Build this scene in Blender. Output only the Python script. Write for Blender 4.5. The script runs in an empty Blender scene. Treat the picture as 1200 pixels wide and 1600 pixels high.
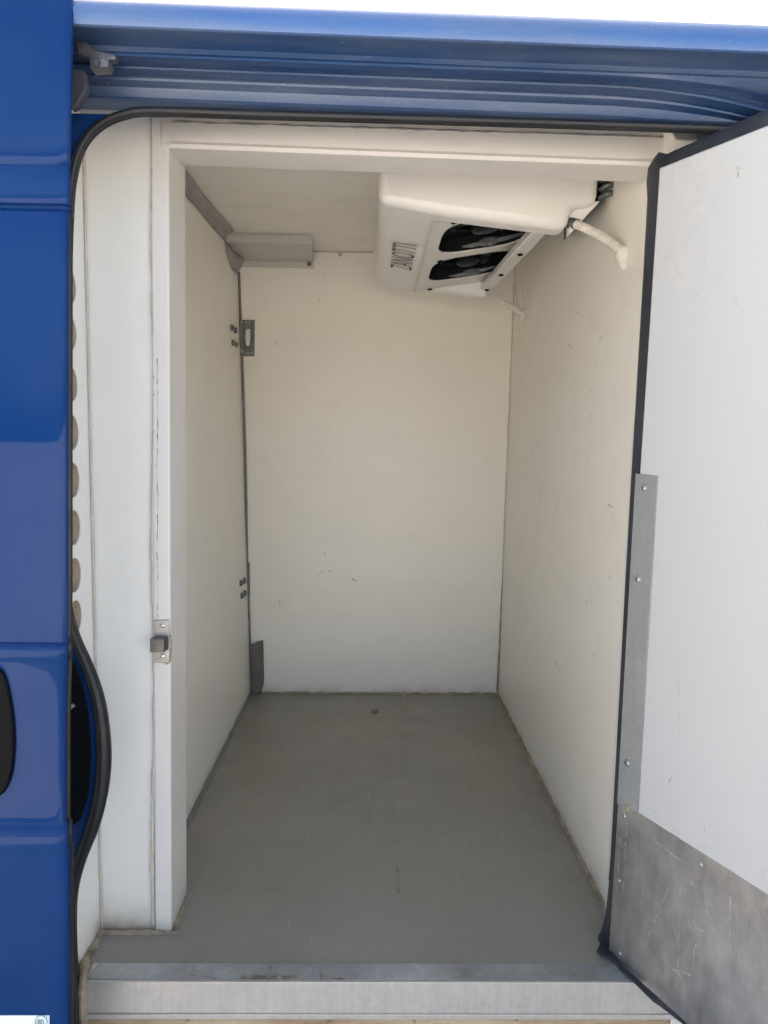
import bpy, bmesh, math, random
from mathutils import Vector, Matrix
random.seed(4)
R = math.radians
scene = bpy.context.scene
C = scene.collection

# ------------------------------------------------------------------ camera
FZ = 0.60                      # load floor above the ground
CAM = Vector((0, 0, FZ + 1.08))
F = 1202.0                     # focal length in photo pixels (1200 x 1600)
PITCH, YAW, ROLL = R(4.9), R(0.86), R(0.7)
fw = Vector((math.sin(YAW)*math.cos(PITCH), math.cos(YAW)*math.cos(PITCH), -math.sin(PITCH)))
r0 = Vector((math.cos(YAW), -math.sin(YAW), 0))
u0 = r0.cross(fw)
rt = (math.cos(ROLL)*r0 + math.sin(ROLL)*u0).normalized()
up = rt.cross(fw).normalized()
cam_d = bpy.data.cameras.new('camera')
cam_o = bpy.data.objects.new('camera', cam_d); C.objects.link(cam_o)
m3 = Matrix((rt, up, -fw)).transposed()
cam_o.matrix_world = Matrix.Translation(CAM) @ m3.to_4x4()
cam_d.sensor_fit = 'VERTICAL'; cam_d.sensor_height = 36
cam_d.lens = 36*F/1600; cam_d.clip_start = 0.02; cam_d.clip_end = 6000
scene.camera = cam_o

def ray(px, py):
    return (fw + rt*((px-600)/F) + up*((800-py)/F)).normalized()
def P(px, py, Y=None, X=None, Z=None, pl=None):
    """photo pixel + the plane it lies on -> world point"""
    d = ray(px, py)
    if Y is not None: t = (Y-CAM.y)/d.y
    elif X is not None: t = (X-CAM.x)/d.x
    elif Z is not None: t = (Z-CAM.z)/d.z
    else: t = (pl[0]-CAM).dot(pl[1])/d.dot(pl[1])
    return CAM + d*t

# ------------------------------------------------------------------ light
w = bpy.data.worlds.new('World'); scene.world = w; w.use_nodes = True
nt = w.node_tree
sky = nt.nodes.new('ShaderNodeTexSky'); sky.sky_type = 'NISHITA'; sky.sun_disc = False
SUN_EL, SUN_AZ = R(28.5), R(-19)           # over the roof, a little to the left
sky.sun_elevation = SUN_EL; sky.sun_rotation = SUN_AZ
sky.air_density = 1.0; sky.dust_density = 6.0; sky.ozone_density = 0.0
nt.links.new(sky.outputs[0], nt.nodes['Background'].inputs[0])
nt.nodes['Background'].inputs[1].default_value = 0.11
sl = bpy.data.lights.new('sun', 'SUN'); sl.energy = 5.0; sl.angle = R(0.5); sl.color = (1, 0.95, 0.88)
so = bpy.data.objects.new('sun', sl); C.objects.link(so)
sd = Vector((math.sin(SUN_AZ)*math.cos(SUN_EL), math.cos(SUN_AZ)*math.cos(SUN_EL), math.sin(SUN_EL)))
so.rotation_euler = sd.to_track_quat('Z', 'Y').to_euler(); so.location = (0, 0, 8)
scene.view_settings.view_transform = 'Standard'; scene.view_settings.look = 'None'
scene.view_settings.gamma = 1; scene.view_settings.exposure = 2.5
scene.cycles.max_bounces = 9; scene.cycles.diffuse_bounces = 6

# ------------------------------------------------------------------ materials
class N:
    """small node-graph helper; positions are world positions"""
    def __init__(s, name):
        s.m = bpy.data.materials.new(name); s.m.use_nodes = True
        s.t = s.m.node_tree; s.b = s.t.nodes['Principled BSDF']; s.pos = s.n('ShaderNodeNewGeometry').outputs['Position']
    def n(s, ty, **k):
        o = s.t.nodes.new(ty)
        for a, v in k.items(): setattr(o, a, v)
        return o
    def lk(s, a, b): s.t.links.new(a, b)
    def put(s, sock, v):
        if isinstance(v, bpy.types.NodeSocket): s.lk(v, sock)
        else: sock.default_value = v
    def noise(s, scale=5, detail=4, rough=.55, stretch=(1, 1, 1), dist=0):
        mp = s.n('ShaderNodeMapping'); s.lk(s.pos, mp.inputs[0]); mp.inputs['Scale'].default_value = stretch
        o = s.n('ShaderNodeTexNoise'); s.lk(mp.outputs[0], o.inputs['Vector'])
        o.inputs['Scale'].default_value = scale; o.inputs['Detail'].default_value = detail
        o.inputs['Roughness'].default_value = rough; o.inputs['Distortion'].default_value = dist
        return o.outputs[0]
    def rng(s, v, a, b, c=0., d=1., smooth=False):
        o = s.n('ShaderNodeMapRange'); s.put(o.inputs[0], v)
        if smooth: o.interpolation_type = 'SMOOTHSTEP'
        for i, x in enumerate((a, b, c, d)): o.inputs[i+1].default_value = x
        return o.outputs[0]
    def math(s, op, a, b=0., clamp=False):
        o = s.n('ShaderNodeMath', operation=op, use_clamp=clamp); s.put(o.inputs[0], a); s.put(o.inputs[1], b)
        return o.outputs[0]
    def mix(s, f, a, b):
        o = s.n('ShaderNodeMix', data_type='RGBA'); s.put(o.inputs[0], f)
        s.put(o.inputs[6], a if isinstance(a, bpy.types.NodeSocket) else (*a, 1))
        s.put(o.inputs[7], b if isinstance(b, bpy.types.NodeSocket) else (*b, 1))
        return o.outputs[2]
    def sep(s):
        o = s.n('ShaderNodeSeparateXYZ'); s.lk(s.pos, o.inputs[0]); return o.outputs
    def bump(s, h, strength=.1, dist=.01):
        o = s.n('ShaderNodeBump'); s.put(o.inputs['Height'], h)
        o.inputs['Strength'].default_value = strength; o.inputs['Distance'].default_value = dist
        s.lk(o.outputs[0], s.b.inputs['Normal']); return o
    def segs(s, lst, w0=.0015, wob=.004):
        """mask of thin marks along given world segments [(a, b, width)]"""
        jn = s.n('ShaderNodeTexNoise'); s.lk(s.pos, jn.inputs['Vector']); jn.inputs['Scale'].default_value = 60
        sub = s.n('ShaderNodeVectorMath', operation='SUBTRACT'); s.lk(jn.outputs[1], sub.inputs[0]); sub.inputs[1].default_value = (.5, .5, .5)
        sc = s.n('ShaderNodeVectorMath', operation='SCALE'); s.lk(sub.outputs[0], sc.inputs[0]); sc.inputs['Scale'].default_value = wob
        ad = s.n('ShaderNodeVectorMath', operation='ADD'); s.lk(s.pos, ad.inputs[0]); s.lk(sc.outputs[0], ad.inputs[1])
        cur = None
        for a, b, wd in lst:
            ba = b-a
            pa = s.n('ShaderNodeVectorMath', operation='SUBTRACT'); s.lk(ad.outputs[0], pa.inputs[0]); pa.inputs[1].default_value = a
            dt = s.n('ShaderNodeVectorMath', operation='DOT_PRODUCT'); s.lk(pa.outputs[0], dt.inputs[0]); dt.inputs[1].default_value = ba/ba.length_squared
            h = s.math('ADD', dt.outputs['Value'], 0., True)
            sb = s.n('ShaderNodeVectorMath', operation='SCALE'); sb.inputs[0].default_value = ba; s.lk(h, sb.inputs['Scale'])
            di = s.n('ShaderNodeVectorMath', operation='DISTANCE'); s.lk(pa.outputs[0], di.inputs[0]); s.lk(sb.outputs[0], di.inputs[1])
            q = s.rng(di.outputs['Value'], wd*.35, wd, 1., 0.)
            cur = q if cur is None else s.math('MAXIMUM', cur, q)
        brk = s.rng(s.noise(90, 2), .35, .55)
        return s.math('MULTIPLY', cur, brk)
    def done(s, col, rough=.5, metal=0., **k):
        s.put(s.b.inputs['Base Color'], col if isinstance(col, bpy.types.NodeSocket) else (*col, 1))
        s.put(s.b.inputs['Roughness'], rough); s.b.inputs['Metallic'].default_value = metal
        for a, v in k.items(): s.b.inputs[a.replace('_', ' ')].default_value = v
        return s.m

def panel_mat(name, base, warm, marks=(), dirt_h=0., rough=.38, smudge=.5):
    g = N(name)
    big = g.rng(g.noise(1.6, 2), .35, .7)
    c = g.mix(g.math('MULTIPLY', big, .6), base, warm)
    # greyish rubbed smudges
    sm = g.math('MULTIPLY', g.rng(g.noise(7, 3, .6, (1, 1, 1.4)), .52, .86), smudge)
    c = g.mix(g.math('MULTIPLY', sm, .45), c, tuple(x*.62 for x in base))
    # little scuff flecks
    fl = g.math('MULTIPLY', g.rng(g.noise(45, 2, .6, (1, 1, .6)), .735, .76), g.rng(g.noise(3, 2), .5, .65))
    c = g.mix(g.math('MULTIPLY', fl, .35), c, (.25, .22, .18))
    rub = g.math('MULTIPLY', g.rng(g.noise(2.4, 4, .72, (1, 1, 3.2), .8), .54, .74), smudge)
    c = g.mix(g.math('MULTIPLY', rub, .13), c, tuple(x*.66 for x in base))
    z = g.sep()[2]
    if dirt_h:
        d = g.rng(z, FZ+dirt_h, FZ, 0, 1)
        d = g.math('MULTIPLY', g.math('MULTIPLY', d, d), g.rng(g.noise(9, 5, .65), .35, .65))
        c = g.mix(g.math('MULTIPLY', d, .85), c, (.36, .26, .15))
    if marks:
        c = g.mix(g.math('MULTIPLY', g.segs(marks), .5), c, (.15, .13, .105))
    rr = g.math('ADD', g.rng(g.noise(4, 2, .6), .2, .8, rough-.03, rough+.05), g.math('MULTIPLY', sm, .10))
    g.bump(g.math('ADD', g.noise(3, 2), g.math('MULTIPLY', g.noise(220, 2), .03)), .12, .02)
    return g.done(c, rr)

def plain(name, col, rough=.5, metal=0., var=.25, scale=8, bump=.05, rv=1., **k):
    g = N(name); v = g.rng(g.noise(scale, 5, .6), .3, .7)
    c = g.mix(v, tuple(x*(1-var) for x in col), tuple(min(1, x*(1+var*.5)) for x in col))
    g.bump(g.noise(scale*14, 3), bump, .004)
    return g.done(c, g.rng(g.noise(scale*2, 4), .3, .7, max(.05, rough-.1*rv), rough+.12*rv), metal, **k)

M = {}
M['frame'] = panel_mat('frame_white', (.755, .715, .67), (.735, .69, .635), (), .05, .34, .35)
M['rubber'] = plain('black_rubber', (.014, .014, .016), .42, var=.4, scale=12)
M['gasket'] = plain('slate_rubber', (.030, .034, .044), .45, var=.35, scale=10)
M['caulk'] = plain('old_sealant', (.40, .31, .21), .7, var=.55, scale=28, bump=.5)
M['sealant_cream'] = plain('cream_sealant', (.62, .55, .47), .6, var=.2, scale=22, bump=.4)
M['trim_grey'] = plain('grey_trim', (.20, .20, .185), .5, var=.4, scale=22)
M['tape'] = plain('grey_tape', (.34, .325, .32), .45, var=.25, scale=16, bump=.3)
M['steel'] = plain('brushed_steel', (.42, .41, .40), .36, .85, var=.25, scale=25)
M['dark_steel'] = plain('dark_latch_steel', (.17, .17, .175), .36, .8, var=.3, scale=40)
M['bright'] = plain('bright_rivet', (.78, .77, .74), .28, .9, var=.15, scale=60)
M['plastic'] = plain('evaporator_white', (.80, .775, .735), .30, var=.02, scale=3, bump=.02, rv=.15)
M['plastic_grey'] = plain('evaporator_panel', (.74, .72, .675), .38, var=.03, scale=4, bump=.02, rv=.15)
M['fan_dark'] = plain('fan_black', (.012, .013, .016), .42, var=.4, scale=20)
M['print'] = plain('grey_print', (.10, .095, .10), .5, var=.1)
M['hose'] = plain('cream_hose', (.78, .73, .65), .45, var=.15, scale=30)
M['foam'] = plain('raw_edge', (.55, .44, .35), .8, var=.2, scale=30, bump=.5)
M['flap'] = plain('grey_flap', (.17, .155, .135), .55, var=.3, scale=16)
M['coil'] = plain('coil_grey', (.16, .165, .18), .4, .6, var=.5, scale=40)
M['copper'] = plain('copper_tube', (.45, .22, .13), .4, .8, var=.3, scale=40)
M['dark'] = plain('dark_plastic', (.006, .006, .007), .55, var=.3, scale=12)
M['dark'].node_tree.nodes['Principled BSDF'].inputs['Specular IOR Level'].default_value = .06
M['fan_dark'].node_tree.nodes['Principled BSDF'].inputs['Specular IOR Level'].default_value = .25
M['leaf'] = plain('dry_leaf', (.30, .255, .19), .8, var=.3, scale=60)
M['paper'] = plain('paper_scrap', (.75, .74, .70), .8, var=.1)
M['sticker'] = plain('sticker_white', (.78, .80, .80), .4, var=.05)
M['sticker_green'] = plain('sticker_green', (.30, .52, .50), .4, var=.05)
M['shell'] = plain('van_underside', (.05, .055, .07), .7, var=.3)

def wood():
    g = N('stained_plywood')
    n1 = g.rng(g.noise(10, 6, .7, (.35, 1, 2.5)), .35, .65)
    c = g.mix(n1, (.55, .43, .29), (.26, .16, .085))
    c = g.mix(g.rng(g.noise(45, 4, .7), .6, .7), c, (.07, .05, .035))
    g.bump(g.noise(60, 5, .7), .5, .01); return g.done(c, .75)
M['wood'] = wood()

def paint(name, col, dusty=0.):
    g = N(name)
    c = g.mix(g.rng(g.noise(2.5, 4), .3, .7), col, tuple(x*1.12 for x in col))
    if not dusty:
        c = g.mix(g.rng(g.noise(3.5, 5, .65, (1, 1, .5)), .35, .75, .0, .045), c, (.30, .30, .29))
    if dusty:
        d = g.rng(g.noise(6, 6, .68, (.22, 2.2, 2.2)), .38, .72)
        c = g.mix(g.math('MULTIPLY', d, dusty), c, (.22, .25, .28))
        c = g.mix(g.math('MULTIPLY', g.rng(g.noise(160, 3, .6), .68, .72), .5), c, (.4, .42, .42))
    # orange peel and faint panel waviness
    h = g.math('ADD', g.math('MULTIPLY', g.noise(230, 2), .03), g.math('MULTIPLY', g.noise(9, 3, .6, (1, 1, .6)), .45))
    g.bump(h, .10, .025)
    return g.done(c, .36 if dusty else .5, 0., Specular_IOR_Level=(.5 if dusty else .0), Coat_Weight=(.25 if dusty else .9), Coat_IOR=1.26, Coat_Roughness=(.2 if dusty else .025))
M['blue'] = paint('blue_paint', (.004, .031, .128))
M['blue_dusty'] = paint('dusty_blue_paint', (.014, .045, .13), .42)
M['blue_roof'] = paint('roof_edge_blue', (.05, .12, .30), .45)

def floor_mat(marks):
    g = N('grey_floor_coating')
    c = g.mix(g.rng(g.noise(2.2, 5, .6), .3, .7), (.250, .228, .188), (.305, .278, .228))
    c = g.mix(g.math('MULTIPLY', g.rng(g.noise(14, 6, .7, (1.5, .4, 1)), .5, .8), .35), c, (.32, .30, .26))
    c = g.mix(g.math('MULTIPLY', g.rng(g.noise(330, 2), .64, .72), .55), c, (.42, .39, .33))
    c = g.mix(g.math('MULTIPLY', g.rng(g.noise(120, 3), .67, .72), .5), c, (.46, .42, .35))
    c = g.mix(g.math('MULTIPLY', g.rng(g.noise(200, 3), .66, .72), .6), c, (.05, .05, .045))
    x, y, z = g.sep()
    # brown grime that has collected along the side walls and at the back
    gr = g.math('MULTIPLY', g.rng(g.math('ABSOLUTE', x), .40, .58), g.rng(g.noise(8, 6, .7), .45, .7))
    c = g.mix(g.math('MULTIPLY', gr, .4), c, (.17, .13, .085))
    lane = g.rng(g.noise(5, 6, .72, (2.2, .35, 1), .6), .42, .70)
    c = g.mix(g.math('MULTIPLY', lane, .18), c, (.36, .335, .285))
    c = g.mix(g.math('MULTIPLY', g.rng(g.noise(3.1, 6, .7, dist=1.2), .52, .70), .16), c, (.15, .14, .12))
    scr = g.math('MAXIMUM', g.rng(g.noise(22, 3, .5, (7, .30, 1)), .70, .73), g.rng(g.noise(20, 3, .5, (.5, 6, 1), 1.), .72, .75))
    c = g.mix(g.math('MULTIPLY', scr, .5), c, (.46, .44, .39))
    c = g.mix(g.math('MULTIPLY', g.segs(marks, wob=.01), .35), c, (.045, .042, .038))
    g.bump(g.math('ADD', g.math('MULTIPLY', g.noise(300, 3), .06), g.noise(20, 4)), .2, .006)
    return g.done(c, g.rng(g.noise(9, 5), .3, .7, .30, .50))

def metal_mat(name, base, rough, streak_axis, marks=(), stain=.3, metal=.85):
    g = N(name)
    st = {'x': (.15, 6, 6), 'z': (6, 6, .2), 'y': (8, .4, 8)}[streak_axis]
    s1 = g.rng(g.noise(26, 5, .7, st), .3, .72)
    c = g.mix(s1, tuple(x*.91 for x in base), tuple(min(.95, x*1.06) for x in base))
    c = g.mix(g.math('MULTIPLY', g.rng(g.noise(5, 6, .7), .5, .72), stain), c, tuple(x*.45 for x in base))
    if marks:
        c = g.mix(g.rng(g.noise(3.2, 6, .7, (1, 1, .55)), .38, .62), tuple(x*.42 for x in base), c)
        fine = g.math('MAXIMUM', g.rng(g.noise(30, 3, .5, (9, 9, .35)), .70, .74), g.rng(g.noise(30, 3, .5, (2.5, 2.5, 8)), .72, .75))
        c = g.mix(g.math('MULTIPLY', fine, .4), c, (.78, .76, .72))
    vo = g.n('ShaderNodeTexVoronoi'); vo.inputs['Scale'].default_value = 95; g.lk(g.pos, vo.inputs['Vector'])
    c = g.mix(g.math('MULTIPLY', g.rng(vo.outputs['Color'], .2, .8), .22), c, tuple(x*.7 for x in base))
    rr = g.rng(g.math('ADD', g.noise(12, 6, .7), g.math('MULTIPLY', s1, .4)), .4, 1., rough-.04, rough+.10)
    if marks:
        mk = g.segs(marks, wob=.006)
        c = g.mix(g.math('MULTIPLY', mk, .85), c, (.72, .70, .66))
    g.bump(g.math('ADD', g.math('MULTIPLY', g.noise(30, 3, .5, st), .05), g.noise(2.6, 2)), .16, .02)
    return g.done(c, rr, metal)

# ------------------------------------------------------------------ mesh helpers
def finish(o, bevel=0, seg=2, smooth=True, angle=40):
    me = o.data
    if bevel:
        b = o.modifiers.new('bevel', 'BEVEL'); b.width = bevel; b.segments = seg; b.limit_method = 'ANGLE'; b.angle_limit = R(35)
        b.harden_normals = False
    if smooth:
        bm = bmesh.new(); bm.from_mesh(me)
        for e in bm.edges:
            if len(e.link_faces) == 2: e.smooth = e.calc_face_angle(0) < R(angle)
        for f in bm.faces: f.smooth = True
        bm.to_mesh(me); bm.free()
    return o

def mesh(name, verts, faces, mat, parent=None, bevel=0, seg=2, smooth=True, fixn=True, base=None):
    verts = [Vector(v) for v in verts]
    if parent is not None: off = parent_loc(parent)
    elif base is not None: off = Vector(base)
    else:
        off = Vector((sum(v.x for v in verts)/len(verts), sum(v.y for v in verts)/len(verts), min(v.z for v in verts)))
    me = bpy.data.meshes.new(name)
    me.from_pydata([v-off for v in verts], [], faces)
    if fixn:
        bm = bmesh.new(); bm.from_mesh(me); bmesh.ops.recalc_face_normals(bm, faces=bm.faces); bm.to_mesh(me); bm.free()
    me.materials.append(M[mat] if isinstance(mat, str) else mat)
    o = bpy.data.objects.new(name, me); C.objects.link(o)
    if parent is not None: o.parent = parent; o['_off'] = (0., 0., 0.)
    else: o.location = off
    return finish(o, bevel, seg, smooth)
def parent_loc(p):
    v = Vector((0, 0, 0))
    while p is not None: v += p.location; p = p.parent
    return v
def tag(o, label=None, cat=None, group=None, kind=None):
    for k, v in (('label', label), ('category', cat), ('group', group), ('kind', kind)):
        if v: o[k] = v
    return o
def thing(name, loc, label, cat, group=None):
    o = bpy.data.objects.new(name, None); C.objects.link(o); o.location = loc; o.empty_display_size = .05
    return tag(o, label, cat, group)

def prism_data(poly, vec):
    n = len(poly); vec = Vector(vec)
    vs = [Vector(p) for p in poly] + [Vector(p)+vec for p in poly]
    fs = [list(range(n))[::-1], list(range(n, 2*n))] + [[i, (i+1) % n, n+(i+1) % n, n+i] for i in range(n)]
    return vs, fs
def prism(name, poly, vec, mat, parent=None, bevel=0, **k):
    return mesh(name, *prism_data(poly, vec), mat, parent, bevel, **k)
def box_data(x0, x1, y0, y1, z0, z1):
    return prism_data([(x0, y0, z0), (x1, y0, z0), (x1, y1, z0), (x0, y1, z0)], (0, 0, z1-z0))
def box(name, x0, x1, y0, y1, z0, z1, mat, parent=None, bevel=0, **k):
    return mesh(name, *box_data(x0, x1, y0, y1, z0, z1), mat, parent, bevel, **k)
def merge(*datas):
    V, Fc = [], []
    for vs, fs in datas:
        o = len(V); V += [Vector(v) for v in vs]; Fc += [[i+o for i in f] for f in fs]
    return V, Fc
def smooth_path(pts, n=6):
    """Catmull-Rom through points"""
    pts = [Vector(p) for p in pts]; out = []
    for i in range(len(pts)-1):
        p0 = pts[max(i-1, 0)]; p1 = pts[i]; p2 = pts[i+1]; p3 = pts[min(i+2, len(pts)-1)]
        for k in range(n):
            t = k/n
            out.append(.5*((2*p1)+(p2-p0)*t+(2*p0-5*p1+4*p2-p3)*t*t+(3*p1-p0-3*p2+p3)*t**3))
    out.append(pts[-1]); return out
def tube_data(path, rad, seg=10, cap=True):
    path = [Vector(p) for p in path]; n = len(path)
    rads = rad if isinstance(rad, (list, tuple)) else [rad]*n
    V, Fc = [], []; prev = None
    for i, p in enumerate(path):
        t = (path[min(i+1, n-1)]-path[max(i-1, 0)]).normalized()
        if prev is None:
            a = Vector((0, 0, 1)) if abs(t.z) < .9 else Vector((1, 0, 0)); s = t.cross(a).normalized()
        else: s = (prev - t*prev.dot(t)).normalized()
        prev = s; q = t.cross(s)
        for k in range(seg):
            an = 2*math.pi*k/seg; V.append(p+(s*math.cos(an)+q*math.sin(an))*rads[i])
    for i in range(n-1):
        for k in range(seg): Fc.append([i*seg+k, i*seg+(k+1) % seg, (i+1)*seg+(k+1) % seg, (i+1)*seg+k])
    if cap: Fc += [list(range(seg))[::-1], list(range((n-1)*seg, n*seg))]
    return V, Fc
def tube(name, path, rad, mat, parent=None, seg=10, **k):
    return mesh(name, *tube_data(path, rad, seg), mat, parent, **k)
def disc_data(c, nrm, rad, h, seg=14, dome=.6, hole=0):
    """low domed rivet or screw head standing on a surface"""
    nrm = Vector(nrm).normalized(); c = Vector(c)
    s = nrm.orthogonal().normalized(); q = nrm.cross(s)
    prof = [(rad, -h*.3), (rad, h*.35), (rad*.82, h*.8), (rad*.5, h)]
    if hole: prof += [(rad*hole, h), (rad*hole*.8, h*.2)]
    V, Fc = [], []
    for r_, z_ in prof:
        for k in range(seg):
            a = 2*math.pi*k/seg; V.append(c+nrm*z_+(s*math.cos(a)+q*math.sin(a))*r_)
    for i in range(len(prof)-1):
        for k in range(seg): Fc.append([i*seg+k, i*seg+(k+1) % seg, (i+1)*seg+(k+1) % seg, (i+1)*seg+k])
    Fc.append(list(range((len(prof)-1)*seg, len(prof)*seg))); Fc.append(list(range(seg))[::-1])
    return V, Fc
def disc(name, c, nrm, rad, h, mat, parent=None, **k):
    return mesh(name, *disc_data(c, nrm, rad, h, **k), mat, parent)
def union(name, datas, mat, parent, bevel=0, seg=3):
    obs = []
    for d in datas:
        me = bpy.data.meshes.new('u'); me.from_pydata([Vector(v) for v in d[0]], [], d[1])
        bm = bmesh.new(); bm.from_mesh(me); bmesh.ops.recalc_face_normals(bm, faces=bm.faces); bm.to_mesh(me); bm.free()
        o = bpy.data.objects.new('u', me); C.objects.link(o); obs.append(o)
    for o in obs[1:]:
        md = obs[0].modifiers.new('b', 'BOOLEAN'); md.operation = 'UNION'; md.object = o; md.solver = 'EXACT'
    dg = bpy.context.evaluated_depsgraph_get(); dg.update()
    ev = bpy.data.meshes.new_from_object(obs[0].evaluated_get(dg))
    V = [v.co.copy() for v in ev.vertices]; Fc = [list(p.vertices) for p in ev.polygons]
    for o in obs: bpy.data.objects.remove(o)
    return mesh(name, V, Fc, mat, parent, bevel, seg)
def ribbon_px(poly_px, pl):
    return [P(x, y, pl=pl) for x, y in poly_px]

# ------------------------------------------------------------------ key planes
YB = P(585, 1084, Z=FZ).y                   # far wall of the load space
YJ = 1.63                                   # front of the door frame
BL, BR = P(392, 1083, Z=FZ), P(778, 1085, Z=FZ)
BLt, BRt = P(371, 393, Y=YB), P(806, 393, Y=YB)
ZC = P(540, 393, Y=YB).z                    # ceiling height
FL, FR = P(284, 1302, Z=FZ), P(946, 1417, Z=FZ)
def along(a, b, y):                         # point on line a-b at depth y
    t = (y-a.y)/(b.y-a.y); return a+(b-a)*t
LWf, RWf = along(BL, FL, 1.74), along(BR, FR, 1.56)
lean_l = BLt-BL; lean_r = BRt-BR
def up_to(p, lean, z):
    return p + lean*((z-p.z)/lean.z)

# ------------------------------------------------------------------ ground, load-space shell (the setting)
def ground_mat():
    g = N('pale_concrete')
    c = g.mix(g.rng(g.noise(.8, 6, .6), .3, .7), (.48, .455, .415), (.57, .54, .495))
    g.bump(g.noise(40, 5), .3, .01); return g.done(c, .85)
M['ground'] = ground_mat()
gr = mesh('ground', [(-900, -900, 0), (900, -900, 0), (900, 900, 0), (-900, 900, 0)], [[0, 1, 2, 3]], 'ground', base=(0, 0, 0))
tag(gr, 'pale concrete ground the van stands on', 'ground', kind='structure')

def px_marks(lst, k=1., **pl):
    return [(P(a, b, **pl), P(c, d, **pl), w_*k) for a, b, c, d, w_ in lst]
fl_marks = px_marks([(621, 1354, 623, 1396, .006), (575, 1250, 580, 1300, .002)], Z=FZ)
M['floor'] = floor_mat(fl_marks)
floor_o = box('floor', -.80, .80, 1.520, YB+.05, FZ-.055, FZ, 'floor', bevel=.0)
tag(floor_o, 'worn grey coated floor of the empty cold compartment', 'floor', kind='structure')

bk = px_marks([(497, 900, 503, 893, .005), (514, 892, 518, 893, .004), (549, 903, 556, 908, .006), (507, 864, 508, 868, .005), (640, 890, 700, 893, .0015),
               (545, 762, 552, 752, .002), (612, 713, 618, 719, .004), (705, 985, 710, 983, .004), (655, 976, 659, 975, .004), (765, 1027, 771, 1024, .006),
               (744, 810, 752, 803, .003), (758, 805, 770, 802, .002), (587, 1046, 588, 1047, .005), (432, 535, 433, 538, .008), (510, 561, 530, 562, .0015),
               (466, 1072, 468, 1079, .004), (640, 1000, 641, 1012, .003), (436, 937, 437, 945, .005), (700, 907, 738, 908, .0025), (640, 682, 655, 676, .0025), (503, 700, 520, 690, .002)], .8, Y=YB)
M['back'] = panel_mat('cream_panel_far', (.87, .825, .75), (.85, .795, .705), bk, .06, .34, .35)
M['side'] = panel_mat('cream_panel_side', (.86, .825, .75), (.84, .795, .71), (), .05, .34, .3)
M['lining'] = panel_mat('cream_lining', (.86, .84, .79), (.84, .81, .75), (), .10, .4, .3)
M['ceil'] = panel_mat('cream_ceiling', (.90, .865, .79), (.88, .84, .755), (), .0, .42, .8)
zt = ZC+.05
rwn = (BR-FR).cross(lean_r).normalized()
rpl = (BR, rwn)
rw = px_marks([(866, 1034, 872, 1040, .006), (872, 1040, 874, 1050, .005), (873, 1052, 874, 1075, .002), (917, 712, 919, 722, .006), (921, 655, 923, 660, .005),
               (928, 560, 933, 572, .003), (935, 530, 940, 526, .006), (922, 608, 926, 614, .004), (958, 615, 964, 620, .004), (923, 645, 924, 652, .004), (920, 668, 921, 700, .002),
               (952, 902, 954, 906, .005), (913, 936, 918, 942, .005), (898, 485, 903, 489, .006), (812, 900, 818, 912, .002), (860, 765, 870, 772, .0025),
               (950, 788, 956, 792, .006), (828, 700, 830, 703, .004), (927, 1020, 929, 1024, .004), (888, 538, 894, 544, .005), (810, 510, 811, 516, .008)], .62, pl=rpl)
M['right'] = panel_mat('cream_panel_right', (.86, .825, .75), (.84, .795, .71), rw, .06, .33, .5)

# far wall, side walls, ceiling: slabs of real thickness
e = .12
bw = prism('back_wall', [BL+Vector((-e, 0, -.02)), BR+Vector((e, 0, -.02)), up_to(BR, lean_r, zt)+Vector((e, 0, 0)), up_to(BL, lean_l, zt)+Vector((-e, 0, 0))], (0, .05, 0), 'back')
tag(bw, 'scuffed cream panel at the far end of the compartment', 'wall', kind='structure')
gapL = .008                                                        # the dark joint beside the far wall
lb = along(BL, FL, YB-.012); lb2 = up_to(lb, lean_l, zt)
lfz = LWf; lf2 = up_to(lfz, lean_l, zt)
lw = prism('left_wall', [lb+Vector((0, 0, -.01)), lfz+Vector((0, 0, -.01)), lf2, lb2], (-.045, 0, 0), 'side', bevel=.002)
tag(lw, 'cream side panel on the left with two sets of screws', 'wall', kind='structure')
rb = along(BR, FR, YB-.003); rf = RWf
rwo = prism('right_wall', [rb+Vector((0, 0, -.01)), rf+Vector((0, 0, -.01)), up_to(rf, lean_r, ZC-.20), up_to(along(BR, FR, 1.80), lean_r, zt), up_to(rb, lean_r, zt)], (.045, 0, 0), 'right', bevel=.002)
tag(rwo, 'scratched cream side panel on the right below the cooling unit', 'wall', kind='structure')
CS = .055/(YB-1.70)
def zc(y): return ZC-CS*1.15*max(0, 2.92-y)
ce = prism('ceiling', [(-.85, YJ+.03, zc(YJ+.03)), (.85, YJ+.03, zc(YJ+.03)), (.85, 2.92, ZC), (-.85, 2.92, ZC)], (0, 0, .04), 'ceil')
box('rear_strip', -.85, .85, 2.92, YB+.05, ZC, ZC+.04, 'ceil', ce)
tag(ce, 'smudged cream ceiling panel above the compartment', 'ceiling', kind='structure')

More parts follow.
